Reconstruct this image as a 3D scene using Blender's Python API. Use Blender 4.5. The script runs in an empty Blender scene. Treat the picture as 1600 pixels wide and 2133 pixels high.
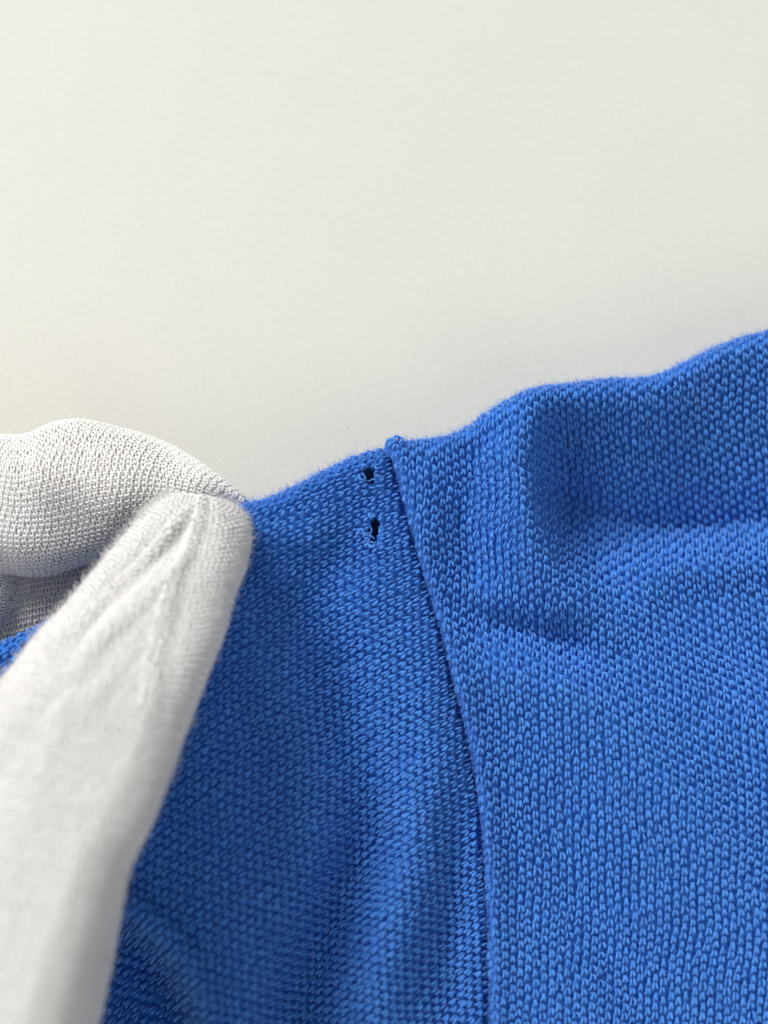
import bpy, math
import numpy as np

# ------------------------------------------------------------------ camera, world, lamps, exposure
MM = 0.001                       # everything below is worked out in millimetres, built in metres
scene = bpy.context.scene
PXW, PXH = 1600.0, 2133.0        # measuring grid of the photograph
VIEW_W, DIST, TILT = 85.0, 150.0, math.radians(14)
PPM = PXW / VIEW_W               # measuring units per millimetre at the focal distance
FPX = DIST * PPM
LOOK = np.array([0.0, 0.0, 13.0])
FWD = np.array([0.0, math.sin(TILT), -math.cos(TILT)])
UPV = np.array([0.0, math.cos(TILT), math.sin(TILT)])
RGT = np.array([1.0, 0.0, 0.0])
CAM = LOOK - FWD * DIST

cam_d = bpy.data.cameras.new('camera'); cam = bpy.data.objects.new('camera', cam_d)
scene.collection.objects.link(cam); scene.camera = cam
cam.location = CAM * MM
cam.rotation_euler = (TILT, 0, 0)
cam_d.sensor_fit = 'HORIZONTAL'; cam_d.sensor_width = 36.0
cam_d.lens = 36.0 * FPX / PXW
cam_d.clip_start = 0.005; cam_d.clip_end = 10.0
cam_d.dof.use_dof = True
cam_d.dof.focus_distance = (DIST - 2.5) * MM
cam_d.dof.aperture_fstop = 17.0

world = bpy.data.worlds.new('World'); scene.world = world; world.use_nodes = True
world.node_tree.nodes['Background'].inputs[0].default_value = (0.955, 0.985, 0.985, 1)
world.node_tree.nodes['Background'].inputs[1].default_value = 0.30

def area_lamp(name, loc, target, size, watts, color):
    d = bpy.data.lights.new(name, 'AREA'); d.shape = 'RECTANGLE'
    d.size, d.size_y = size[0] * MM, size[1] * MM
    d.energy = watts; d.color = color
    o = bpy.data.objects.new(name, d); scene.collection.objects.link(o)
    o.location = np.array(loc) * MM
    v = np.array(target, float) - np.array(loc, float)
    from mathutils import Vector
    o.rotation_euler = Vector(v).to_track_quat('-Z', 'Y').to_euler()
    o['kind'] = 'helper'
    return o
area_lamp('window_light', (-1080, 1180, 1400), (10, 0, 5), (800, 800), 51.5, (1.0, 0.978, 0.938))
area_lamp('room_light', (480, -1200, 1450), (10, 20, 5), (1000, 900), 5.8, (1.0, 0.97, 0.93))

vs = scene.view_settings
vs.view_transform = 'Standard'; vs.look = 'None'; vs.exposure = 0.12; vs.gamma = 1.0
vs.use_curve_mapping = False
scene.render.engine = 'CYCLES'
scene.cycles.max_bounces = 8
scene.cycles.diffuse_bounces = 5
scene.cycles.transparent_max_bounces = 12

rng = np.random.default_rng(7)

# ------------------------------------------------------------------ maths helpers
def at(px, py, z):
    """points at height z (mm) seen at picture coordinates px, py"""
    px, py, z = np.broadcast_arrays(np.asarray(px, float), np.asarray(py, float), np.asarray(z, float))
    d = FWD + ((px - PXW / 2) / FPX)[..., None] * RGT + (-(py - PXH / 2) / FPX)[..., None] * UPV
    k = (z - CAM[2]) / d[..., 2]
    return CAM + d * k[..., None]

def spline(xs, ys):
    """smooth curve through points (monotone tangents)"""
    xs = np.array(xs, float); ys = np.array(ys, float)
    h = np.diff(xs); dl = np.diff(ys) / h
    m = np.zeros_like(xs)
    m[1:-1] = (dl[:-1] * h[1:] + dl[1:] * h[:-1]) / (h[1:] + h[:-1])
    m[0], m[-1] = dl[0], dl[-1]
    def f(x):
        x = np.asarray(x, float)
        i = np.clip(np.searchsorted(xs, x) - 1, 0, len(h) - 1)
        t = (x - xs[i]) / h[i]
        inside = (t >= 0) & (t <= 1)
        tc = np.clip(t, 0, 1)
        a = (2*tc**3 - 3*tc**2 + 1) * ys[i] + (tc**3 - 2*tc**2 + tc) * h[i] * m[i] \
            + (-2*tc**3 + 3*tc**2) * ys[i+1] + (tc**3 - tc**2) * h[i] * m[i+1]
        ext = np.where(t < 0, t * h[i] * m[i], np.where(t > 1, (t - 1) * h[i] * m[i+1], 0))
        return a + np.where(inside, 0, ext)
    return f

def sstep(a, b, x):
    t = np.clip((x - a) / (b - a), 0, 1); return t * t * (3 - 2 * t)

def polyfield(pts, x, y):
    """distance to a polyline, signed side, and interpolated third column value"""
    pts = np.array(pts, float)
    best = np.full(np.shape(x), 1e9); val = np.zeros(np.shape(x)); side = np.zeros(np.shape(x))
    for p, q in zip(pts[:-1], pts[1:]):
        d = q[:2] - p[:2]; L2 = d @ d
        t = np.clip(((x - p[0]) * d[0] + (y - p[1]) * d[1]) / L2, 0, 1)
        dx = x - (p[0] + t * d[0]); dy = y - (p[1] + t * d[1])
        r = np.hypot(dx, dy); b = r < best
        best = np.where(b, r, best)
        if pts.shape[1] > 2: val = np.where(b, p[2] + t * (q[2] - p[2]), val)
        side = np.where(b, np.sign(d[0] * dy - d[1] * dx), side)
    return best, val, side

def ridge(pts, width, x, y):
    d, v, _ = polyfield(pts, x, y)
    e = .35 * width
    return 1.6 * v * np.exp(-(np.sqrt(d * d + e * e) - e) / (.62 * width))

def soft(pts, width, x, y):
    d, v, _ = polyfield(pts, x, y)
    return 1.3 * v * np.exp(-(d / width) ** 2)

def wob(seed, scale, x, y, n=9):
    r = np.random.default_rng(seed); out = 0
    for k in range(n):
        a = r.uniform(0, 2 * math.pi); f = r.uniform(.5, 1.5) / scale
        out = out + np.sin(2 * math.pi * f * (x * math.cos(a) + y * math.sin(a)) + r.uniform(0, 6.3))
    return out / math.sqrt(n)

def unit(v):
    return v / np.maximum(np.linalg.norm(v, axis=-1, keepdims=True), 1e-12)

# ------------------------------------------------------------------ mesh helpers
def mesh_obj(name, verts, quads, mat, parent=None, smooth=True, kind=None):
    me = bpy.data.meshes.new(name)
    v = (np.asarray(verts, float).reshape(-1, 3) * MM).astype(np.float32)
    q = np.asarray(quads, np.int32).reshape(-1, 4)
    me.vertices.add(len(v)); me.vertices.foreach_set('co', v.ravel())
    me.loops.add(q.size); me.loops.foreach_set('vertex_index', q.ravel())
    me.polygons.add(len(q)); me.polygons.foreach_set('loop_start', np.arange(len(q), dtype=np.int32) * 4)
    me.polygons.foreach_set('use_smooth', np.full(len(q), smooth))
    me.update(calc_edges=True); me.validate()
    me.materials.append(mat)
    o = bpy.data.objects.new(name, me); scene.collection.objects.link(o)
    if parent is not None: o.parent = parent
    if kind: o['kind'] = kind
    return o

def tubes(c, r, nrm, sides=6, flat=1.0):
    """c [N,K,3] centre lines, r [N,K] radii, nrm [N,K,3] surface normals -> verts, quads"""
    N, K, _ = c.shape
    t = np.empty_like(c)
    t[:, 1:-1] = c[:, 2:] - c[:, :-2]; t[:, 0] = c[:, 1] - c[:, 0]; t[:, -1] = c[:, -1] - c[:, -2]
    t = unit(t); b = unit(np.cross(t, nrm)); n = np.cross(b, t)
    a = np.arange(sides) * 2 * math.pi / sides
    v = c[:, :, None] + r[:, :, None, None] * (np.cos(a)[None, None, :, None] * b[:, :, None]
                                               + flat * np.sin(a)[None, None, :, None] * n[:, :, None])
    idx = np.arange(N * K * sides).reshape(N, K, sides)
    i2 = np.roll(idx, -1, axis=2)
    q = np.stack([idx[:, :-1], i2[:, :-1], i2[:, 1:], idx[:, 1:]], -1).reshape(-1, 4)
    return v.reshape(-1, 3), q

def merge(parts):
    vs_, qs_, o = [], [], 0
    for v, q in parts:
        vs_.append(v); qs_.append(q + o); o += len(v)
    return np.concatenate(vs_), np.concatenate(qs_)

def grid_quads(ny, nx, wrap=False):
    idx = np.arange(ny * nx).reshape(ny, nx)
    if wrap:
        j = np.roll(idx, -1, axis=1)
        return np.stack([idx[:-1], j[:-1], j[1:], idx[1:]], -1).reshape(-1, 4)
    return np.stack([idx[:-1, :-1], idx[:-1, 1:], idx[1:, 1:], idx[1:, :-1]], -1).reshape(-1, 4)

# ------------------------------------------------------------------ materials
def new_mat(name):
    m = bpy.data.materials.new(name); m.use_nodes = True
    nt = m.node_tree
    return m, nt, nt.nodes['Principled BSDF']

def yarn_mat(name, dark, light, rough, sheen, sheen_tint, bump_scale, bump, isl=0.5):
    m, nt, p = new_mat(name)
    N, L = nt.nodes, nt.links
    geo = N.new('ShaderNodeNewGeometry'); tc = N.new('ShaderNodeTexCoord')
    n1 = N.new('ShaderNodeTexNoise'); n1.inputs['Scale'].default_value = bump_scale; n1.inputs['Detail'].default_value = 3
    n2 = N.new('ShaderNodeTexNoise'); n2.inputs['Scale'].default_value = 180; n2.inputs['Detail'].default_value = 4
    L.new(tc.outputs['Object'], n1.inputs['Vector']); L.new(tc.outputs['Object'], n2.inputs['Vector'])
    a = N.new('ShaderNodeMath'); a.operation = 'MULTIPLY'; a.inputs[1].default_value = isl
    L.new(geo.outputs['Random Per Island'], a.inputs[0])
    b = N.new('ShaderNodeMath'); b.operation = 'MULTIPLY_ADD'; b.inputs[1].default_value = 0.55
    L.new(n1.outputs['Fac'], b.inputs[0]); L.new(a.outputs[0], b.inputs[2])
    c = N.new('ShaderNodeMath'); c.operation = 'MULTIPLY_ADD'; c.inputs[1].default_value = 0.35; c.use_clamp = True
    L.new(n2.outputs['Fac'], c.inputs[0]); L.new(b.outputs[0], c.inputs[2])
    mix = N.new('ShaderNodeMix'); mix.data_type = 'RGBA'
    mix.inputs['A'].default_value = (*dark, 1); mix.inputs['B'].default_value = (*light, 1)
    L.new(c.outputs[0], mix.inputs['Factor']); L.new(mix.outputs['Result'], p.inputs['Base Color'])
    bp = N.new('ShaderNodeBump'); bp.inputs['Strength'].default_value = bump; bp.inputs['Distance'].default_value = 0.00014
    L.new(n1.outputs['Fac'], bp.inputs['Height']); L.new(bp.outputs['Normal'], p.inputs['Normal'])
    p.inputs['Roughness'].default_value = rough
    p.inputs['Specular IOR Level'].default_value = 0.25
    p.inputs['Sheen Weight'].default_value = sheen; p.inputs['Sheen Roughness'].default_value = 0.45
    p.inputs['Sheen Tint'].default_value = (*sheen_tint, 1)
    return m

M_BLUE = yarn_mat('blue_cotton_yarn', (0.026, 0.165, 0.58), (0.082, 0.32, 0.92), 0.85, 0.4, (0.5, 0.7, 1.0), 12000, 1.0)
M_BACK = yarn_mat('blue_cotton_ground', (0.018, 0.12, 0.48), (0.036, 0.19, 0.66), 0.95, 0.1, (0.5, 0.7, 1.0), 4000, 0.6)
M_FUZZ = yarn_mat('blue_cotton_fibre', (0.05, 0.2, 0.75), (0.12, 0.35, 0.95), 0.9, 0.2, (0.6, 0.8, 1.0), 4000, 0.0)
M_WHITE = yarn_mat('white_cotton_yarn', (0.91, 0.90, 0.893), (0.965, 0.96, 0.955), 0.9, 0.2, (1, 1, 1), 9000, 0.5)
M_WFUZZ = yarn_mat('white_cotton_fibre', (0.90, 0.89, 0.89), (0.96, 0.955, 0.955), 0.9, 0.2, (1, 1, 1), 4000, 0.0)

def let_through(m, col, f):
    nt = m.node_tree; N, L = nt.nodes, nt.links
    t = N.new('ShaderNodeBsdfTranslucent'); t.inputs['Color'].default_value = (*col, 1)
    x = N.new('ShaderNodeMixShader'); x.inputs['Fac'].default_value = f
    L.new(N['Principled BSDF'].outputs['BSDF'], x.inputs[1]); L.new(t.outputs['BSDF'], x.inputs[2])
    L.new(x.outputs['Shader'], N['Material Output'].inputs['Surface'])
let_through(M_WHITE, (0.97, 0.96, 0.955), .12)
let_through(M_WFUZZ, (0.97, 0.97, 0.97), .25)

def shell_mat():
    m, nt, p = new_mat('thin_white_cotton')
    N, L = nt.nodes, nt.links
    p.inputs['Base Color'].default_value = (0.92, 0.91, 0.905, 1); p.inputs['Roughness'].default_value = 0.95
    p.inputs['Specular IOR Level'].default_value = 0.1
    p.inputs['Sheen Weight'].default_value = 0.2
    tc = N.new('ShaderNodeTexCoord'); n = N.new('ShaderNodeTexNoise'); n.inputs['Scale'].default_value = 3500
    n.inputs['Detail'].default_value = 4
    L.new(tc.outputs['Object'], n.inputs['Vector'])
    bp = N.new('ShaderNodeBump'); bp.inputs['Strength'].default_value = 0.5; bp.inputs['Distance'].default_value = 0.0001
    L.new(n.outputs['Fac'], bp.inputs['Height']); L.new(bp.outputs['Normal'], p.inputs['Normal'])
    tr = N.new('ShaderNodeBsdfTransparent'); mx = N.new('ShaderNodeMixShader')
    # stretched thin over the forefinger, slack and thicker on the thumb (which lies higher)
    sep = N.new('ShaderNodeSeparateXYZ'); L.new(tc.outputs['Object'], sep.inputs[0])
    mp = N.new('ShaderNodeMapRange'); mp.inputs['From Min'].default_value = 0.0195; mp.inputs['From Max'].default_value = 0.023
    mp.inputs['To Min'].default_value = 0.52; mp.inputs['To Max'].default_value = 0.08
    L.new(sep.outputs['Z'], mp.inputs['Value']); L.new(mp.outputs['Result'], mx.inputs['Fac'])
    L.new(p.outputs['BSDF'], mx.inputs[1]); L.new(tr.outputs['BSDF'], mx.inputs[2])
    L.new(mx.outputs['Shader'], N['Material Output'].inputs['Surface'])
    return m
M_SHELL = shell_mat()

def skin_mat():
    m, nt, p = new_mat('skin')
    N, L = nt.nodes, nt.links
    tc = N.new('ShaderNodeTexCoord'); n = N.new('ShaderNodeTexNoise'); n.inputs['Scale'].default_value = 250
    L.new(tc.outputs['Object'], n.inputs['Vector'])
    mix = N.new('ShaderNodeMix'); mix.data_type = 'RGBA'
    mix.inputs['A'].default_value = (0.86, 0.54, 0.47, 1); mix.inputs['B'].default_value = (0.92, 0.63, 0.56, 1)
    L.new(n.outputs['Fac'], mix.inputs['Factor']); L.new(mix.outputs['Result'], p.inputs['Base Color'])
    p.inputs['Roughness'].default_value = 0.6
    return m
M_SKIN = skin_mat()

def table_mat():
    m, nt, p = new_mat('matt_white_board')
    N, L = nt.nodes, nt.links
    tc = N.new('ShaderNodeTexCoord')
    big = N.new('ShaderNodeTexNoise'); big.inputs['Scale'].default_value = 75; big.inputs['Detail'].default_value = 3
    fine = N.new('ShaderNodeTexNoise'); fine.inputs['Scale'].default_value = 2000; fine.inputs['Detail'].default_value = 4
    vor = N.new('ShaderNodeTexVoronoi'); vor.inputs['Scale'].default_value = 330
    for t in (big, fine, vor): L.new(tc.outputs['Object'], t.inputs['Vector'])
    mix = N.new('ShaderNodeMix'); mix.data_type = 'RGBA'
    mix.inputs['A'].default_value = (0.620, 0.634, 0.588, 1); mix.inputs['B'].default_value = (0.668, 0.657, 0.615, 1)
    L.new(big.outputs['Fac'], mix.inputs['Factor'])
    fr = N.new('ShaderNodeMapRange'); fr.inputs['From Min'].default_value = 0.3; fr.inputs['From Max'].default_value = 0.7
    fr.inputs['To Min'].default_value = 0.945; fr.inputs['To Max'].default_value = 1.045
    L.new(fine.outputs['Fac'], fr.inputs['Value'])
    sp = N.new('ShaderNodeMapRange'); sp.inputs['From Min'].default_value = 0.035; sp.inputs['From Max'].default_value = 0.06
    sp.inputs['To Min'].default_value = 0.9; sp.inputs['To Max'].default_value = 1.0
    L.new(vor.outputs['Distance'], sp.inputs['Value'])
    mm = N.new('ShaderNodeMath'); mm.operation = 'MULTIPLY'
    L.new(fr.outputs['Result'], mm.inputs[0]); L.new(sp.outputs['Result'], mm.inputs[1])
    sc = N.new('ShaderNodeVectorMath'); sc.operation = 'SCALE'
    L.new(mix.outputs['Result'], sc.inputs[0]); L.new(mm.outputs[0], sc.inputs['Scale'])
    L.new(sc.outputs['Vector'], p.inputs['Base Color'])
    bp = N.new('ShaderNodeBump'); bp.inputs['Strength'].default_value = 0.35; bp.inputs['Distance'].default_value = 0.0001
    L.new(fine.outputs['Fac'], bp.inputs['Height']); L.new(bp.outputs['Normal'], p.inputs['Normal'])
    p.inputs['Roughness'].default_value = 0.6; p.inputs['Specular IOR Level'].default_value = 0.3
    return m
M_TABLE = table_mat()

# ------------------------------------------------------------------ setting: the white table top
def build_table():
    s, t, b = 450.0, 18.0, 2.0
    prof = [(s - b, 0.0), (s - 0.3 * b, -0.3 * b), (s, -b), (s, -t), (0.5 * s, -t)]
    rings = [(0.0, 0.0)] + prof
    V, Q = [], []
    n = 4
    rows = [[(-r, -r + 100, z), (r, -r + 100, z), (r, r + 100, z), (-r, r + 100, z)] for r, z in prof]
    V = [v for row in rows for v in row]
    Q = [[0, 1, 2, 3]]
    for k in range(len(rows) - 1):
        for i in range(4):
            j = (i + 1) % 4
            Q.append([k*4 + j, k*4 + i, (k+1)*4 + i, (k+1)*4 + j])
    o = mesh_obj('table_top', V, Q, M_TABLE, smooth=False, kind='structure')
    o['label'] = 'matt off-white table top under the blue shirt'
build_table()

# ------------------------------------------------------------------ the blue shirt
seam = spline([850, 925, 1010, 1110, 1200, 1330, 1460, 1570, 1700, 1850, 1980, 2133, 2400],
              [800, 812, 834, 861, 887, 925, 958, 984, 1004, 1015, 1020, 1022, 1025])
edge_l = spline([-400, -200, 0, 80, 200, 350, 450, 500, 560, 620, 690, 740, 785, 803, 814, 900, 1000],
                [1480, 1420, 1340, 1305, 1232, 1135, 1078, 1056, 1040, 1012, 976, 953, 941, 939, 955, 975, 985])
edge_r = spline([700, 790, 815, 835, 880, 940, 980, 1010, 1060, 1110, 1180, 1260, 1370, 1420, 1500, 1560, 1600, 1800, 1900],
                [916, 916, 917, 921, 918, 908, 888, 865, 835, 812, 802, 792, 783, 760, 722, 702, 692, 640, 610])
R_FOLD, R_SEAM = 26.0, 12.0

def z_base(x, y):
    z = 15.5 - 0.0042 * (y - 1000) - 0.0028 * (x - 800) * sstep(700, 1000, x)
    return z + 0.35 * wob(3, 420, x, y)

DROP = [(-200, 1890), (180, 1893), (262, 1905), (322, 1952), (372, 2015), (408, 2095), (425, 2200), (430, 2500)]
def z_left(x, y):
    z = z_base(x, y)
    z = z + 3.0 * np.exp(-(np.hypot(x - 470, (y - 1090)) / 300) ** 2) + 0.0105 * np.clip(seam(y) - 30 - x, 0, 560)
    z = z + soft([(640, 1200, -.6), (690, 1380, -2.8), (745, 1600, -2.4), (760, 1740, -3.6), (690, 1920, -4.2), (640, 2040, -4.0), (600, 2250, -3.5)], 66, x, y)
    z = z + soft([(880, 1350, .5), (905, 1560, 1.1), (850, 1800, 1.3), (822, 1925, 2.0), (797, 2040, 2.2), (780, 2300, 2.2)], 62, x, y)
    z = z + soft([(955, 1700, -.4), (945, 1870, -1.2), (930, 2020, -1.0), (930, 2200, -.6)], 42, x, y)
    z = z + soft([(430, 1500, .6), (470, 1800, 1.0), (490, 2040, 2.0), (500, 2200, 2.2)], 90, x, y)
    z = z + soft([(520, 1095, .9), (600, 1120, .5), (700, 1130, 0)], 22, x, y) + soft([(505, 1170, -.9), (590, 1240, -.6), (680, 1330, 0)], 30, x, y) + soft([(480, 1250, .8), (550, 1380, .5), (600, 1500, 0)], 34, x, y)
    z = z + soft([(760, 1060, -.5), (720, 1150, -1.1), (640, 1230, -.7)], 60, x, y)
    d, _, s = polyfield(DROP, x, y)
    inside = np.where(s > 0, d, -d)                   # positive on the lower left of the line
    z = z - 17 * sstep(-10, 58, inside) + 1.9 * np.exp(-((inside + 24) / 26) ** 2)
    z = z + 1.0 * np.exp(-((inside - 130) / 40) ** 2)
    g = x - seam(y)
    z = z - 0.5 * np.exp(-((g + 4) / 22) ** 2) - 2.0 * np.exp(-((g + 1.5) / 7.5) ** 2) - 1.6 * sstep(0, 30, g)
    hx = np.hypot((x - 770) / 24, (y - 990) / 27); h2 = np.hypot((x - 780) / 22, (y - 1106) / 42)
    z = z + 0.28 * np.exp(-((hx - 1) / .45) ** 2) + 0.25 * np.exp(-((h2 - 1) / .45) ** 2)
    return z

crease = spline([1000, 1100, 1180, 1260, 1350, 1480, 1600, 1850], [960, 985, 1030, 1068, 1090, 1092, 1080, 1040])
def z_right(x, y):
    z = z_base(x, y) + 0.25
    # fold that starts at the shoulder edge and curls down to the right
    z = z + soft([(1130, 780, 1.2), (1088, 870, 2.0), (1064, 956, 2.5), (1092, 1060, 2.8), (1145, 1170, 3.1), (1190, 1245, 2.9), (1240, 1300, 1.0)], 56, x, y)
    yc = crease(x); t = (y - yc) / np.maximum(yc - edge_r(x) - 30, 60)
    down = np.where(t < 0, np.clip(1 + t, 0, 1) ** 1.15, np.exp(-(np.maximum(y - yc, 0) / (46 + 100 * (1 - sstep(1180, 1430, x)))) ** 1.6))
    down = np.where((t >= 0), down * .78 + .22 * np.exp(-(np.maximum(y - yc, 0) / 260) ** 2), down)
    z = z - down * (10.2 * sstep(1085, 1190, x) - 1.6 * sstep(1420, 1700, x))
    z = z + soft([(1300, 1165, .8), (1460, 1165, 1.2), (1620, 1150, 1.3), (1850, 1120, 1.2)], 48, x, y)
    z = z + ridge([(930, 1240, -.5), (1000, 1290, -1.5), (1090, 1310, -2.2), (1170, 1335, -2.0), (1260, 1370, -.6)], 48, x, y)
    z = z + ridge([(1010, 1390, .9), (1180, 1430, 1.3), (1340, 1560, 1.2), (1500, 1760, 1.5), (1640, 1950, 1.7), (1800, 2150, 1.7)], 120, x, y)
    z = z + ridge([(1400, 1280, -1.0), (1520, 1350, -1.2), (1700, 1400, -1.0)], 110, x, y)
    z = z + ridge([(1130, 1700, -.6), (1200, 1850, -1.3), (1300, 2020, -1.6), (1400, 2200, -1.6)], 110, x, y)
    z = z + ridge([(880, 990, .7), (905, 1100, .6)], 40, x, y)
    z = z + ridge([(975, 960, -.8), (965, 1080, -1.3), (980, 1180, -1.2)], 48, x, y)
    g = x - seam(y)
    z = z + 0.95 * np.exp(-((g - 12) / 30) ** 2)
    return z

def fold_y(x, t, R):
    """t measured down from the shoulder edge; wraps over the edge to the layer behind"""
    th = np.maximum((R - t) / R, 0)
    front = t >= R
    arc = th <= math.pi
    yo = np.where(front, t, np.where(arc, R - R * np.sin(th), R + (th - math.pi) * R))
    dz = np.where(front, 0, np.where(arc, -R + R * np.cos(th), -2 * R - 0.22 * (th - math.pi) * R))
    return yo, dz

def pos_left(x, y):
    e = edge_l(x); yo, dz = fold_y(x, y - e, R_FOLD)
    yy = e + yo
    z = z_left(x, np.maximum(yy, e + R_FOLD * .5)) + dz / PPM
    return at(x, yy, np.maximum(z, 0.8))

def pos_right(x, y):
    g = x - seam(y)
    th = np.clip((R_SEAM - g) / R_SEAM, 0, 2.3)
    xx = np.where(g >= R_SEAM, x, seam(y) + R_SEAM - R_SEAM * np.sin(th))
    dz1 = np.where(g >= R_SEAM, 0, -R_SEAM + R_SEAM * np.cos(th))
    e = edge_r(xx); yo, dz = fold_y(xx, y - e, R_FOLD)
    yy = e + yo
    z = z_right(xx, np.maximum(yy, e + R_FOLD * .5)) + (dz + dz1) / PPM
    return at(xx, yy, np.maximum(z, 0.8))

def surf_normal(pos, x, y, h=4.0):
    return unit(np.cross(pos(x + h, y) - pos(x - h, y), pos(x, y - h) - pos(x, y + h)))

HOLES = [(770, 990, 12, 16, 0.0), (780, 1105, 9, 28, -0.2)]
def in_hole(x, y, grow=1.0):
    m = np.zeros(np.shape(x), bool)
    for hx, hy, rx, ry, a in HOLES:
        dx, dy = x - hx, y - hy
        u = dx * math.cos(a) - dy * math.sin(a); v = dx * math.sin(a) + dy * math.cos(a)
        m |= (u / (rx * grow)) ** 2 + (v / (ry * grow)) ** 2 < 1
    return m

def build_sheet(name, pos, x0, x1, top, y1, step, keep, parent, label, sink=0.5):
    """the knit ground: one sheet that wraps over the shoulder edge"""
    xs = np.arange(x0, x1 + step, step)
    tb = np.concatenate([np.linspace(-420, -R_FOLD * 2.6, 12), np.arange(-R_FOLD * 2.5, R_FOLD, 3.0),
                         np.arange(R_FOLD, y1, step)])
    X, T = np.meshgrid(xs, tb)
    Y = top(X) + T
    near = np.minimum(sstep(R_FOLD * .6, R_FOLD * 1.6, T), sstep(0, 18, np.abs(X - seam(Y)) - 6))
    P = pos(X, Y) - surf_normal(pos, X, Y) * (.12 + (sink - .12) * near)[..., None]
    q = grid_quads(len(tb), len(xs))
    cx = X.ravel()[q].mean(1); cy = Y.ravel()[q].mean(1)
    q = q[keep(cx, cy)][:, ::-1]
    used = np.unique(q); remap = np.full(P.size // 3, -1); remap[used] = np.arange(len(used))
    o = mesh_obj(name, P.reshape(-1, 3)[used], remap[q], M_BACK, parent)
    o['label'] = label
    return o

def warp_left(a, b):
    ang = math.radians(34)
    ux, uy = math.cos(ang), -math.sin(ang)          # wale direction (towards upper right)
    x = 650 - b * ux + a * (-uy) ; y = 1500 - b * uy + a * ux
    y = y - 0.00042 * (y - 1500) * (x - 650)
    return x + 3 * wob(11, 260, x, y), y + 3 * wob(12, 260, x, y)

def warp_right(a, b):
    x = 1250 + a; y = 1450 + b
    x = x + 50 * np.sin((y - 1250) / 360.0) * sstep(850, 1750, x)
    return x + 2.5 * wob(13, 240, x, y), y + 2.5 * wob(14, 240, x, y)

def pique(name, pos, warp, arange, brange, keep, parent, pa=15.8, pb=19.6, rad=2.65, amp=1.0):
    """raised stitches: two plump yarn legs leaning together at the top, set like bricks"""
    na = np.arange(arange[0] // pa, arange[1] // pa + 1); nb = np.arange(brange[0] // pb, brange[1] // pb + 1)
    A, B = np.meshgrid(na, nb); A = A.ravel(); B = B.ravel()
    n = len(A)
    ca = A * pa + rng.normal(0, .8, n); cb = (B + 0.5 * (A % 2)) * pb + rng.normal(0, 1.2, n)
    x, y = warp(ca, cb); k = keep(x, y)
    ca, cb = ca[k], cb[k]; n = len(ca)
    u = np.array([0, .12, .32, .56, .78, .93, 1.0])
    parts = []
    for sgn in (-1, 1):
        ln = rng.normal(1, .11, n)[:, None]
        bo, fat = (4.3, .9) if sgn < 0 else (5.2, 1.12)
        top_off = rng.normal(1.7, .4, n)[:, None]; bot_off = rng.normal(bo, .7, n)[:, None]
        lat = sgn * (top_off + (bot_off - top_off) * (u[None] ** 1.2)) + rng.normal(0, .6, (n, 1)) + rng.normal(0, 1.1, (n, 1)) * np.sin(u * 3.14)[None]
        la = ca[:, None] + lat
        lb = cb[:, None] + ((-9.8 + 18.0 * u[None]) if sgn < 0 else (-8.0 + 14.0 * u[None])) * ln
        # height over the ground: comes up out of the loop above, plump below the middle, dives at the end
        hgt = np.interp(u, [0, .1, .25, .45, .65, .82, .94, 1], [-5.5, -2.0, .9, 2.6, 3.2, 2.6, -.5, -5.0])[None] * amp
        hgt = hgt + rng.normal(0, .7, (n, 1))
        r = np.interp(u, [0, .1, .25, .45, .65, .82, .94, 1], [.45, .75, .92, 1.0, 1.1, 1.1, .8, .35])[None] * rad
        r = r * rng.normal(fat, .08, (n, 1))
        X, Y = warp(la, lb)
        C = pos(X, Y); Nn = surf_normal(pos, X, Y)
        parts.append(tubes(C + Nn * (hgt / PPM)[..., None], r / PPM, Nn, 5, 0.95))
    v, q = merge(parts)
    return mesh_obj(name, v, q, M_BLUE, parent, kind='stuff')

def fibres(name, P, Nn, lean, length, rad, mat, parent, spread=0.6, curl=0.35, K=4):
    """fine loose fibres standing off a knit surface"""
    n = len(P)
    d = unit(Nn * rng.uniform(.15, 1.0, (n, 1)) + lean + rng.normal(0, spread, (n, 3)))
    L = (length[0] + (length[1] - length[0]) * rng.random(n) ** 2)[:, None, None]
    t = np.linspace(0, 1, K)[None, :, None]
    side = unit(np.cross(d, rng.normal(0, 1, (n, 3))))
    c = P[:, None] + d[:, None] * L * t + side[:, None] * L * curl * (t ** 2) * rng.uniform(-1, 1.4, (n, 1, 1)) \
        + Nn[:, None] * (-L * .25 * t ** 2)
    r = np.broadcast_to((rad * np.linspace(1, .35, K))[None], (n, K))
    v, q = tubes(c, r, np.broadcast_to(Nn[:, None], c.shape) + .01, 3)
    return mesh_obj(name, v, q, mat, parent, kind='stuff')

def empty(name, loc):
    o = bpy.data.objects.new(name, None); scene.collection.objects.link(o)
    o.empty_display_size = 0.01
    return o

shirt = empty('shirt', (0, 0, 0))
shirt['label'] = 'bright blue knit shirt with a seam and two small holes on the white table'
shirt['category'] = 'shirt'

def keep_left(x, y):
    return (x > -160) & (x < seam(y) - 7) & (y < 2318) & (y > edge_l(x) - R_FOLD * 2.0)
def keep_right(x, y):
    return (x > seam(y) - 2.0) & (x < 1822) & (y < 2318) & (y > edge_r(x) - R_FOLD * 2.0)

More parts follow.
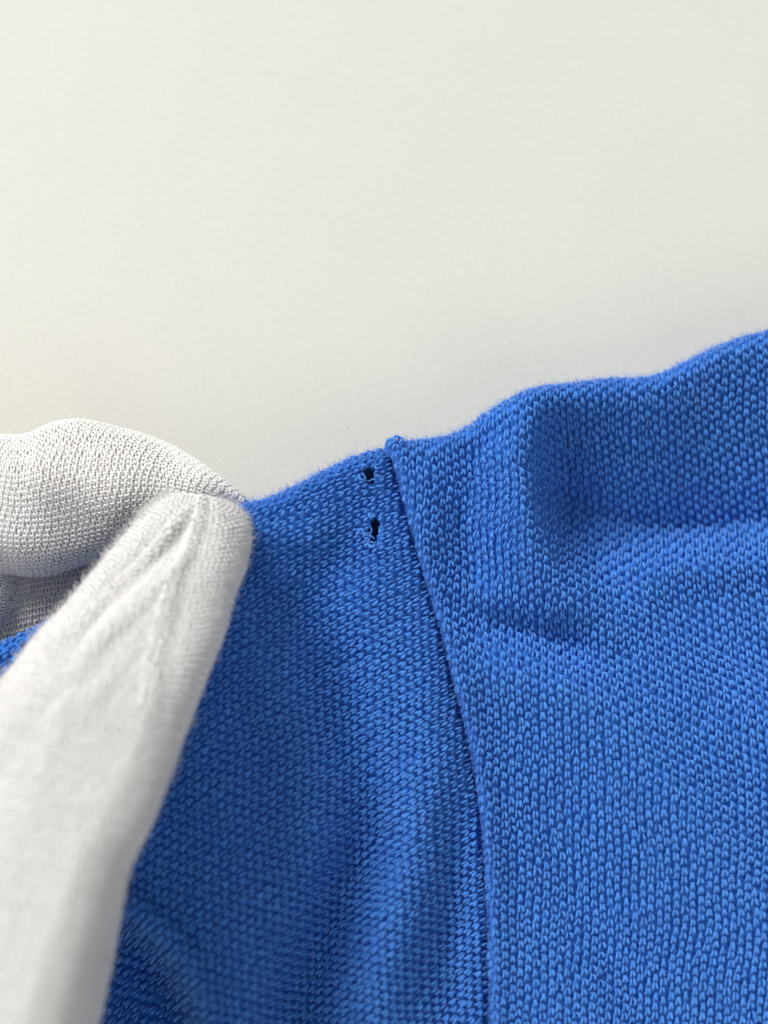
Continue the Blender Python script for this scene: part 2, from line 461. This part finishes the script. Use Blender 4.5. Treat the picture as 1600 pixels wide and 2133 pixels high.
sleeve = build_sheet('sleeve_panel', pos_left, -300, 1090, edge_l, 1250, 5.0,
                     lambda x, y: (x < seam(y) + 45) & ~in_hole(x, y, 1.0) & (y < 2330), shirt,
                     'blue knit panel left of the seam with two small holes')
body = build_sheet('shoulder_panel', pos_right, 760, 1830, edge_r, 1650, 6.0,
                   lambda x, y: (x > seam(y) - R_SEAM * 1.25) & (y < 2330), shirt,
                   'blue knit panel right of the seam, wrinkled below the edge')
pique('knit_stitches', pos_left, warp_left, (-1300, 1300), (-1300, 1300),
      lambda x, y: keep_left(x, y) & ~in_hole(x, y, 1.35), sleeve, pa=16.0, pb=20.4, rad=2.55)
pique('knit_stitches', pos_right, warp_right, (-620, 760), (-1060, 900), keep_right, body)

def shirt_fuzz():
    n = 33000
    x = rng.uniform(150, 1640, n); y = rng.uniform(680, 2160, n)
    L = (x < seam(y)); kl = L & keep_left(x, y) & ~in_hole(x, y, 1.1); kr = (~L) & keep_right(x, y)
    for k, pos, par in ((kl, pos_left, sleeve), (kr, pos_right, body)):
        P = pos(x[k], y[k]); Nn = surf_normal(pos, x[k], y[k])
        fibres('loose_fibres', P + Nn * .1, Nn, np.array([0, 0, 0.0]), (.2, .75), .016, M_FUZZ, par, 1.1, K=4)
    # nap on the folded lip of the seam
    yy = rng.uniform(940, 2170, 5200); xx = seam(yy) + rng.uniform(-10, 16, 5200)
    P = pos_right(xx, yy); Nn = surf_normal(pos_right, xx, yy)
    fibres('loose_fibres', P + Nn * .08, Nn, np.array([0, 0, 0.0]), (.2, .7), .018, M_FUZZ, body, 1.0, K=4)
    # nap along the folded shoulder edge
    for pos, top, xr, par in ((pos_left, edge_l, (480, 810), sleeve), (pos_right, edge_r, (815, 1640), body)):
        n = int((xr[1] - xr[0]) * 5.5)
        xx = rng.uniform(*xr, n); yy = top(xx) + rng.uniform(-30, 14, n)
        P = pos(xx, yy); Nn = surf_normal(pos, xx, yy)
        fibres('edge_fibres', P + Nn * .1, Nn, np.array([0, 0, 0.0]), (.2, 1.5), .016, M_FUZZ, par, .6)
shirt_fuzz()

def loose_ends():
    """frayed yarn loops round the holes and at the seam corner"""
    spots = [(752, 995, .34, 1), (757, 975, .26, -1), (785, 973, .24, 1), (787, 996, .22, -1),
             (752, 1108, .26, 1), (762, 1128, .3, -1), (774, 1137, .26, 1), (797, 1110, .2, -1), (772, 1074, .2, 1), (790, 1080, .18, 1)]
    for x, y, sc, sg in spots:
        x0 = np.array([x], float); y0 = np.array([y], float)
        P = pos_left(x0, y0)[0]; Nn = surf_normal(pos_left, x0, y0)[0]
        a = np.linspace(0, 4.4, 11) + rng.uniform(0, 6)
        e1 = unit(np.cross(Nn, [0, 1, .2])); e2 = np.cross(Nn, e1)
        c = P + sc * 1.05 * (np.cos(a)[:, None] * e1 + sg * np.sin(a)[:, None] * e2) \
            + Nn * (.16 + .16 * np.sin(a * .8 + 1))[:, None]
        r = np.full(11, .15); r[0] = r[-1] = .05; r[1] = r[-2] = .12
        v, q = tubes(c[None], r[None], np.broadcast_to(Nn, c.shape)[None], 6)
        mesh_obj('frayed_yarn', v, q, M_BLUE, shirt)
    for pts in ([(764, 1088), (770, 1095), (774, 1103), (773, 1111)], [(760, 1112), (767, 1116), (775, 1118), (781, 1124)], [(782, 1000), (776, 998), (770, 1002), (763, 1000)], [(754, 984), (758, 990), (761, 996), (760, 1002)], [(788, 984), (784, 981), (781, 986), (783, 993)],
                [(764, 1112), (769, 1110), (772, 1116), (770, 1123)], [(797, 1096), (792, 1100), (790, 1108), (793, 1114)],
                [(766, 1132), (772, 1128), (778, 1131), (785, 1128)], [(758, 1120), (764, 1127), (770, 1134), (778, 1138)]):
        p = np.array(pts, float); k = np.linspace(0, 3, 10)
        X, Y = spline(np.arange(4), p[:, 0])(k), spline(np.arange(4), p[:, 1])(k)
        C = at(X, Y, z_left(X, Y) + .12 + .18 * np.sin(k + p[0, 0]))
        v, q = tubes(C[None], np.array([[.05, .09, .1, .1, .1, .1, .1, .09, .08, .03]]), np.broadcast_to([.1, .05, 1.0], C.shape)[None], 5)
        mesh_obj('frayed_yarn', v, q, M_BLUE, shirt)
    for x, y, h in ((818, 918, .5), (826, 914, .35), (834, 916, .3)):
        P = at(x, y, 15.9)
        a = np.linspace(0, 5.2, 12) + rng.uniform(0, 6)
        c = P + .26 * np.stack([np.cos(a), np.sin(a), .8 * np.sin(a * 1.3)], -1)
        r = np.full(12, .16); r[0] = r[-1] = .05
        v, q = tubes(c[None], r[None], np.broadcast_to([0, 0, 1.0], c.shape)[None] + .01, 6)
        mesh_obj('frayed_yarn', v, q, M_BLUE, shirt)
loose_ends()

def seam_thread():
    """little ladder of sewing thread sunk in the groove of the seam"""
    ys = np.arange(1640, 2310, 17.0); n = len(ys)
    ys = ys + rng.normal(0, 1.5, n)
    u = np.linspace(0, 1, 6)
    X = seam(ys)[:, None] + (-9 + 14 * u)[None]; Y = ys[:, None] + (3 * np.sin(u * 3.1))[None]
    Pl = at(X, Y, z_left(X, Y)); Pr = at(X, Y, z_right(X, Y) - .3)
    C = Pl * (1 - u)[None, :, None] + Pr * u[None, :, None] + np.array([0, 0, 1.0]) * (.16 * np.sin(u * math.pi))[None, :, None]
    r = np.broadcast_to(np.array([.03, .05, .06, .06, .05, .03])[None], X.shape)
    v, q = tubes(C, r, np.broadcast_to([0, .0, 1.0], C.shape), 5)
    o = mesh_obj('seam_thread', v, q, M_BLUE, shirt, kind='stuff')
seam_thread()

# ------------------------------------------------------------------ the gloved hand
def loft_fn(secs, wave=None, low_h=None, tilt=None):
    """secs rows: Lx, Ly, Rx, Ry, zc, h  -> f(s, phi, off) in mm; s in 0..n-1, phi 0 right, pi/2 up, pi left"""
    S = np.array(secs, float); k = np.arange(len(S))
    f = [spline(k, S[:, i]) for i in range(6)]
    low = spline(k, np.array(low_h, float)) if low_h is not None else f[5]
    def fn(s, phi, off=0.0):
        s = np.asarray(s, float)
        z = f[4](s)
        dz = 0 * z if tilt is None else tilt(s) * f[5](s)
        Lp = at(f[0](s), f[1](s), z - dz); Rp = at(f[2](s), f[3](s), z + dz)
        c = (Lp + Rp) / 2; hv = (Rp - Lp) / 2
        hw = np.linalg.norm(hv, axis=-1, keepdims=True); hd = hv / np.maximum(hw, 1e-9)
        h = np.maximum(f[5](s), .2)[..., None]
        h = np.where(np.sin(phi)[..., None] < 0, np.maximum(low(s), .2)[..., None], h)
        cp, sp = np.cos(phi)[..., None], np.sin(phi)[..., None]
        p = c + hd * cp * np.maximum(hw + off, .05) + np.array([0, 0, 1.0]) * sp * np.maximum(h + off, .05)
        if wave is not None:
            p = p + np.array([0, 0, 1.0]) * (wave(s, phi) * np.maximum(np.sin(phi), 0) ** .5)[..., None]
        return p
    fn.n = len(S) - 1
    return fn

def loft_normal(fn, s, phi):
    e = .02
    a = fn(s + e, phi) - fn(s - e, phi); b = fn(s, phi + e) - fn(s, phi - e)
    n = unit(np.cross(b, a))
    # outward: compare with the section centre
    c = (fn(s, np.zeros_like(phi)) + fn(s, np.full_like(phi, math.pi))) / 2
    return n * np.sign(np.sum(n * (fn(s, phi) - c), -1, keepdims=True) + 1e-9)

def loft_mesh(fn, off, s0=0.0, s1=None, ns=60, nphi=48):
    s1 = fn.n if s1 is None else s1
    s = np.linspace(s0, s1, ns); ph = np.arange(nphi) * 2 * math.pi / nphi
    Sg, Pg = np.meshgrid(s, ph, indexing='ij')
    P = fn(Sg, Pg, off).reshape(-1, 3)
    q = grid_quads(ns, nphi, True)
    # close both ends with a small fan of quads
    V = [P]; base = len(P)
    caps = []
    for row, flip in ((0, True), (ns - 1, False)):
        ring = np.arange(row * nphi, row * nphi + nphi)
        V.append(P[ring].mean(0)[None])
        for i in range(0, nphi, 2):
            f4 = [ring[i], ring[(i + 1) % nphi], ring[(i + 2) % nphi], base]
            caps.append(f4[::-1] if flip else f4)
        base += 1
    return np.concatenate(V), np.concatenate([q, np.array(caps)])

THUMB = [  # Lx, Ly, Rx, Ry, z, h
    (398, 1040, 444, 1043, 21.6, .5), (352, 1038, 486, 1056, 22.0, 2.0), (318, 1058, 512, 1085, 22.5, 3.0),
    (285, 1095, 518, 1125, 23.2, 3.9), (240, 1150, 507, 1180, 24.0, 4.7), (195, 1205, 484, 1240, 25.0, 5.4),
    (140, 1270, 466, 1310, 26.0, 6.1), (85, 1328, 432, 1395, 27.2, 6.7), (40, 1388, 400, 1475, 28.4, 7.2),
    (-5, 1445, 372, 1550, 29.6, 7.6), (-50, 1520, 345, 1625, 30.8, 8.0), (-95, 1610, 310, 1712, 32.0, 8.4),
    (-135, 1700, 262, 1802, 33.2, 8.8), (-170, 1790, 235, 1880, 34.2, 9.2), (-200, 1890, 208, 1975, 35.2, 9.6),
    (-230, 2000, 182, 2075, 36.2, 10), (-260, 2120, 152, 2180, 37.0, 10.5), (-300, 2260, 110, 2310, 37.5, 11)]
seam_u = spline([0, 2, 3, 5, 6, 7, 8, 9, 11, 13, 15, 17], [.1, .12, .16, .29, .38, .5, .63, .70, .70, .72, .68, .66])
def thumb_wave(s, phi):
    u = np.cos(phi); g = u - seam_u(s)
    w = (.4 * np.exp(-(g / .09) ** 2) - .16 * np.exp(-((g - .16) / .09) ** 2)) * (1 - .5 * sstep(6, 9, s))          # seam ridge and the groove beside it
    w = w * sstep(.3, 1.5, s)
    w = w + .35 * np.exp(-((g - .46) / .22) ** 2) * sstep(1.5, 3, s) * (1 - sstep(4.6, 6, s))   # puffed tip
    w = w - 1.1 * np.exp(-((u + .15 + .1 * (s - 5)) / .16) ** 2) * np.exp(-((s - 5) / 2.2) ** 2)  # slack hollow on the face
    w = w + .8 * np.exp(-((u + .1) / .13) ** 2) * np.exp(-((s - 7) / 1.6) ** 2)
    w = w + .22 * wob(41, 3.2, s, u * 2.2)
    for s0, u0, k, ls, wd, am in ((3.2, -.2, -.10, 1.3, .07, .45), (4.6, -.45, -.07, 1.5, .08, -.5), (5.8, .1, -.12, 1.4, .07, .5), (6.6, -.3, .05, 1.6, .08, -.4),
                                  (8.0, .2, -.06, 1.5, .08, .5), (8.8, -.15, -.08, 1.8, .1, -.5), (10.5, .1, .06, 2.0, .1, .45), (12.5, -.2, .05, 2.2, .12, -.5)):
        w = w + am * np.exp(-((u - u0 - k * (s - s0)) / wd) ** 2) * np.exp(-((s - s0) / ls) ** 2)
    return w
thumb = loft_fn(THUMB, thumb_wave, [r[5] for r in THUMB[:11]] + [9.5, 13, 19, 25, 28, 30, 30],
                lambda s: .5 * sstep(3, 7, s) + .25 * sstep(8, 12, s))

itop = spline([-900, -300, -100, 0, 60, 100, 150, 200, 260, 330, 390, 440, 490, 516], [905, 915, 915, 913, 912, 896, 885, 887, 900, 920, 950, 984, 1020, 1050])
ibot = spline([-900, -300, -100, 0, 60, 110, 150, 190, 240, 300, 400, 480, 516], [1230, 1200, 1188, 1190, 1198, 1196, 1182, 1162, 1148, 1124, 1092, 1068, 1057])
INDEX = []
for xx, zc, h in ((-900, 20, 9), (-600, 17, 8.6), (-300, 14.5, 8), (-120, 13.4, 7.4), (0, 13, 7), (60, 13, 7), (110, 13, 7), (160, 13, 6.9), (210, 13.2, 6.6),
                  (260, 13.6, 6.2), (310, 14.2, 5.6), (360, 14.8, 4.8), (410, 15.6, 3.8), (455, 16.2, 2.6), (495, 16.6, 1.3), (516, 16.8, .4)):
    INDEX.append((xx, float(itop(xx)), xx, float(ibot(xx)), zc, h))
def index_wave(s, phi):
    return .45 * wob(52, 4.0, s, 1.6 * phi) + .35 * np.sin(phi * 5 + s * .9) * np.exp(-((s - 6.5) / 2.6) ** 2) * 1.6
index = loft_fn(INDEX, index_wave)

MIDDLE = [(-900, 1180, -900, 1420, 14, 8.5), (-500, 1170, -500, 1390, 9.5, 8), (-250, 1165, -250, 1360, 8, 7.4), (-100, 1160, -100, 1335, 7.6, 7), (-30, 1162, -30, 1325, 7.5, 6.6),
          (10, 1168, 10, 1315, 7.5, 5.8), (35, 1180, 35, 1303, 7.4, 4.4), (50, 1210, 50, 1280, 7.2, 2.0), (54, 1235, 54, 1262, 7.2, .5)]
middle = loft_fn(MIDDLE)
RING = [(-900, 1330, -900, 1560, 11, 8), (-500, 1300, -500, 1500, 8.5, 7.6), (-200, 1200, -200, 1440, 6.2, 5.6), (0, 1170, 0, 1400, 5.4, 4.8), (90, 1150, 90, 1380, 5.2, 4.4), (170, 1140, 170, 1350, 5.2, 4.0),
        (240, 1130, 240, 1310, 5.2, 3.4), (290, 1140, 290, 1270, 5.2, 2.0), (305, 1180, 305, 1230, 5.2, .5)]
ring = loft_fn(RING, lambda s, p: .25 * wob(61, 3, s, p * 1.3))
LITTLE = [(-900, 1500, -900, 1720, 11, 7), (-700, 1480, -700, 1660, 8.5, 6.6), (-500, 1470, -500, 1630, 7.4, 6.2), (-360, 1470, -360, 1610, 7.0, 5.6), (-300, 1490, -300, 1590, 7, 3.5), (-280, 1520, -280, 1560, 7, .6)]
little = loft_fn(LITTLE)
PALM = [(-820, 860, -820, 1760, 15, 6), (-900, 860, -900, 1840, 17, 10), (-1040, 920, -900, 2060, 20, 12), (-1080, 1100, -760, 2300, 23, 13),
        (-1050, 1400, -560, 2480, 26, 14), (-1060, 1800, -520, 2640, 27, 14.5), (-1150, 2200, -640, 2860, 27, 14.5), (-1300, 2500, -800, 3050, 27, 14)]
palm = loft_fn(PALM)
BALL = [(-330, 2180, 118, 2260, 35, 8), (-420, 2260, 80, 2420, 34, 12), (-620, 2300, -60, 2600, 32, 13), (-850, 2300, -350, 2750, 29, 12), (-1000, 2300, -560, 2800, 27, 9)]
ball = loft_fn(BALL)

person = empty('person', (0, 0, 0))
person['label'] = 'hand in a thin white knit glove pinching the edge of the blue shirt'
person['category'] = 'person'

def remeshed(name, off, voxel, mat, parent, extra_off):
    parts = [loft_mesh(thumb, off, .15, None, 90, 64), loft_mesh(index, off, 0, 14.75, 70, 48), loft_mesh(middle, off, 0, None, 50, 40),
             loft_mesh(ring, off, 0, None, 50, 40), loft_mesh(little, off, 0, None, 40, 40), loft_mesh(palm, off, 0, None, 50, 48), loft_mesh(ball, off, 0, None, 40, 48)]
    v, q = merge(parts)
    o = mesh_obj(name, v, q, mat, parent)
    m = o.modifiers.new('remesh', 'REMESH'); m.mode = 'VOXEL'; m.voxel_size = voxel * MM; m.use_smooth_shade = True
    s = o.modifiers.new('smooth', 'SMOOTH'); s.factor = .5; s.iterations = 2
    return o
hand = remeshed('hand', -.42, .7, M_SKIN, person, 0)
hand['label'] = 'hand inside the glove, skin showing faintly through the thin knit'
glove = remeshed('glove', -.10, .55, M_SHELL, person, 0)
glove['label'] = 'thin white cotton knit glove with a raised seam along the thumb'

def jersey(name, fn, rows, per_row, keep, parent, pitch_s, pitch_r, rad, depth=.10, lift=.06, sides=5, amp=.5):
    """plain knit: rows of interlocking yarn loops. rows(k, t) -> (s, phi) of row k at length t (mm)"""
    parts = []
    K = 11
    tt = np.linspace(0, 2 * math.pi, K)
    for k in rows['k']:
        T = np.arange(rows['t0'], rows['t1'], pitch_s)
        T = T + k * pitch_s * .2 + .12 * pitch_s * np.sin(k * 1.7) + rng.normal(0, pitch_s * .04, len(T))
        dx = (tt / (2 * math.pi) * pitch_s + .17 * pitch_s * np.sin(2 * tt))[None]
        dy = (amp * pitch_r * np.cos(tt))[None] * rng.normal(1, .08, (len(T), 1))
        dz = (depth * np.cos(2 * tt))[None]
        s, ph = rows['f'](k, T[:, None] + dx, dy)
        okk = keep(s[:, 5], ph[:, 5]) & (fn(s[:, 5], ph[:, 5])[:, 0] > -50)
        if not okk.any(): continue
        s, ph = s[okk], ph[okk]
        C = fn(s, ph); Nn = loft_normal(fn, s, ph)
        h = (lift + dz) * np.ones((len(s), 1))
        r = rad * rng.normal(1, .08, (len(s), 1)) * np.ones((1, K))
        parts.append(tubes(C + Nn * h[..., None], r, Nn, sides))
    v, q = merge(parts)
    return mesh_obj(name, v, q, M_WHITE, parent, kind='stuff')

# forefinger: rows run along the finger
MMX = 1.0 / PPM
def index_rows(k, t, dy):
    # t in mm from x=-130 to tip; s from x
    xs = -130 + t * PPM
    xs_tab = np.array([r[0] for r in INDEX], float)
    s = np.interp(xs, xs_tab, np.arange(len(xs_tab)))
    half = np.interp(xs, xs_tab, [(r[3] - r[1]) / 2 / PPM for r in INDEX])
    rad_ = np.maximum(.55 * half + .45 * 6.5, 1.0)
    ph = math.pi / 2 + (k * .585 + dy + .35 * np.sin(t * .32 + k * .12) * 1.0) / rad_
    return s, ph
jersey('knit_yarn', index, dict(k=np.arange(-19, 20), t0=0.0, t1=34.3, f=index_rows), None,
       lambda s, ph: (s < 14.6) & (np.abs(ph - math.pi / 2) < 1.85), glove, .70, .56, .15, .085, .06, amp=.40)

def finger_rows(secs, radius, t_of_x0):
    xs_tab = np.array([r[0] for r in secs], float)
    def f(k, t, dy):
        xs = t_of_x0 + t * PPM
        s = np.interp(xs, xs_tab, np.arange(len(xs_tab)))
        return s, math.pi / 2 + (k * .6 + dy) / radius
    return f
jersey('knit_yarn', middle, dict(k=np.arange(-14, 15), t0=0.0, t1=9.6, f=finger_rows(MIDDLE, 6.2, -130)), None,
       lambda s, ph: (s < 7.7) & (np.abs(ph - math.pi / 2) < 1.6), glove, .66, .6, .135)
jersey('knit_yarn', ring, dict(k=np.arange(-14, 15), t0=0.0, t1=22.0, f=finger_rows(RING, 5.5, -130)), None,
       lambda s, ph: (s < 7.6) & (np.abs(ph - math.pi / 2) < 1.6), glove, .7, .62, .12)

# thumb: rows cross the thumb on a slant, up to the seam
sec_mid = np.array([[(r[0] + r[2]) / 2, (r[1] + r[3]) / 2] for r in THUMB])
arc_tab = np.concatenate([[0], np.cumsum(np.linalg.norm(np.diff(sec_mid, axis=0), axis=1))]) / PPM
hw_tab = np.array([math.hypot(r[2] - r[0], r[3] - r[1]) / 2 / PPM for r in THUMB])
def thumb_rows(k, t, dy):
    # t runs across the thumb from its left flank, k along it; rows climb towards the right
    a0 = k * .60 + dy
    lat = t - 11.5                                        # mm across, 0 on the crown
    a = a0 - lat * .42 * sstep(30, 14, a0) - .0 * lat + .25 * np.sin(lat * .5 + k * .15)
    s = np.interp(np.clip(a, .3, arc_tab[-1]), arc_tab, np.arange(len(arc_tab)))
    hw = np.interp(s, np.arange(len(hw_tab)), .5 * hw_tab + 4.5)
    ph = math.pi / 2 - lat / hw
    return s, ph
def thumb_keep(s, ph):
    u = np.cos(ph)
    past = u - seam_u(s)
    return (s > .7) & (s < 16.6) & (ph < 3.5) & (ph > -.4)
jersey('knit_yarn', thumb, dict(k=np.arange(-12, 128), t0=-6.0, t1=26.0, f=thumb_rows), None,
       thumb_keep, glove, .66, .60, .135, .10, .12, sides=4, amp=.42)

def glove_seam():
    """chevrons of sewing yarn along the seam of the thumb"""
    arc = np.arange(1.0, float(np.interp(8.3, np.arange(len(arc_tab)), arc_tab)), .6); arc = arc + rng.normal(0, .08, len(arc)); n = len(arc)
    parts = []
    u = np.linspace(0, 1, 6)
    for sg, ln in ((-1, .85), (1, .9)):
        a = arc[:, None] + rng.normal(0, .07, (n, 1)) + u[None] * .95 * rng.normal(1, .12, (n, 1))
        s = np.interp(a, arc_tab, np.arange(len(arc_tab)))
        hw = np.interp(s, np.arange(len(hw_tab)), hw_tab)
        lat = (.12 + ln * u[None] * rng.normal(1, .25, (n, 1))) * sg
        uu = np.clip(seam_u(s) + lat / hw, -.98, .98)
        ph = np.arccos(uu)
        C = thumb(s, ph); Nn = loft_normal(thumb, s, ph)
        h = np.array([.02, .10, .13, .11, .04, -.1])[None, :, None]
        r = np.broadcast_to(np.array([.06, .11, .13, .12, .10, .05])[None], s.shape)
        parts.append(tubes(C + Nn * h, r, Nn, 5))
    v, q = merge(parts)
    o = mesh_obj('seam', v, q, M_WHITE, glove, kind='stuff')
    o['label'] = 'raised seam with short slanting stitches along the thumb'
glove_seam()

def glove_fuzz():
    # brushed right flank of the thumb
    def scatter(fn, n, s0, s1, p0, p1, cond):
        s = rng.uniform(s0, s1, n); ph = rng.uniform(p0, p1, n); k = cond(s, ph) & (fn(s, ph)[:, 0] > -50)
        s, ph = s[k], ph[k]
        tan = unit(fn(s + .1, ph) - fn(s - .1, ph))
        return fn(s, ph), loft_normal(fn, s, ph), tan
    P, Nn, T = scatter(thumb, 17000, .5, 16.5, -1.0, 1.5, lambda s, p: np.cos(p) > seam_u(s) + .02)
    fibres('brushed_nap', P - Nn * .1, Nn, T * .9, (.5, 1.8), .019, M_WFUZZ, glove, .5)
    P, Nn, T = scatter(thumb, 7000, .5, 16.5, .9, 3.9, lambda s, p: np.cos(p) < seam_u(s))
    fibres('loose_fibres', P, Nn, T * .15, (.25, .8), .009, M_WFUZZ, glove, .7)
    P, Nn, T = scatter(thumb, 6000, 1.0, 12, 2.5, 3.6, lambda s, p: s > 0)
    fibres('loose_fibres', P, Nn, T * -.3, (.5, 2.0), .026, M_WFUZZ, glove, .45)
    P, Nn, T = scatter(index, 5200, 2.5, 14.6, -.3, 3.4, lambda s, p: s > 0)
    fibres('loose_fibres', P, Nn, T * .2, (.25, 1.0), .015, M_WFUZZ, glove, .7)
    P, Nn, T = scatter(ring, 2200, 3, 8, 0, 3.1, lambda s, p: s > 0)
    fibres('loose_fibres', P, Nn, T * .2, (.4, 1.3), .012, M_WFUZZ, glove, .7)
glove_fuzz()

# ------------------------------------------------------------------ a fleck of white lint on the shirt
def lint():
    X = np.array([371, 374, 377, 379, 381.0]); Y = np.array([1556, 1550, 1544, 1538, 1533.0])
    z = z_left(X, Y)
    C = at(X, Y, z + .36 + .1 * np.sin(np.arange(5)))
    v, q = tubes(C[None], np.array([[.05, .12, .15, .12, .05]]), np.broadcast_to([.3, 0, 1.0], C.shape)[None], 6)
    o = mesh_obj('lint_fleck', v, q, M_WFUZZ)
    o['label'] = 'tiny white lint fleck on the blue fabric beside the gloved thumb'; o['category'] = 'lint'
lint()
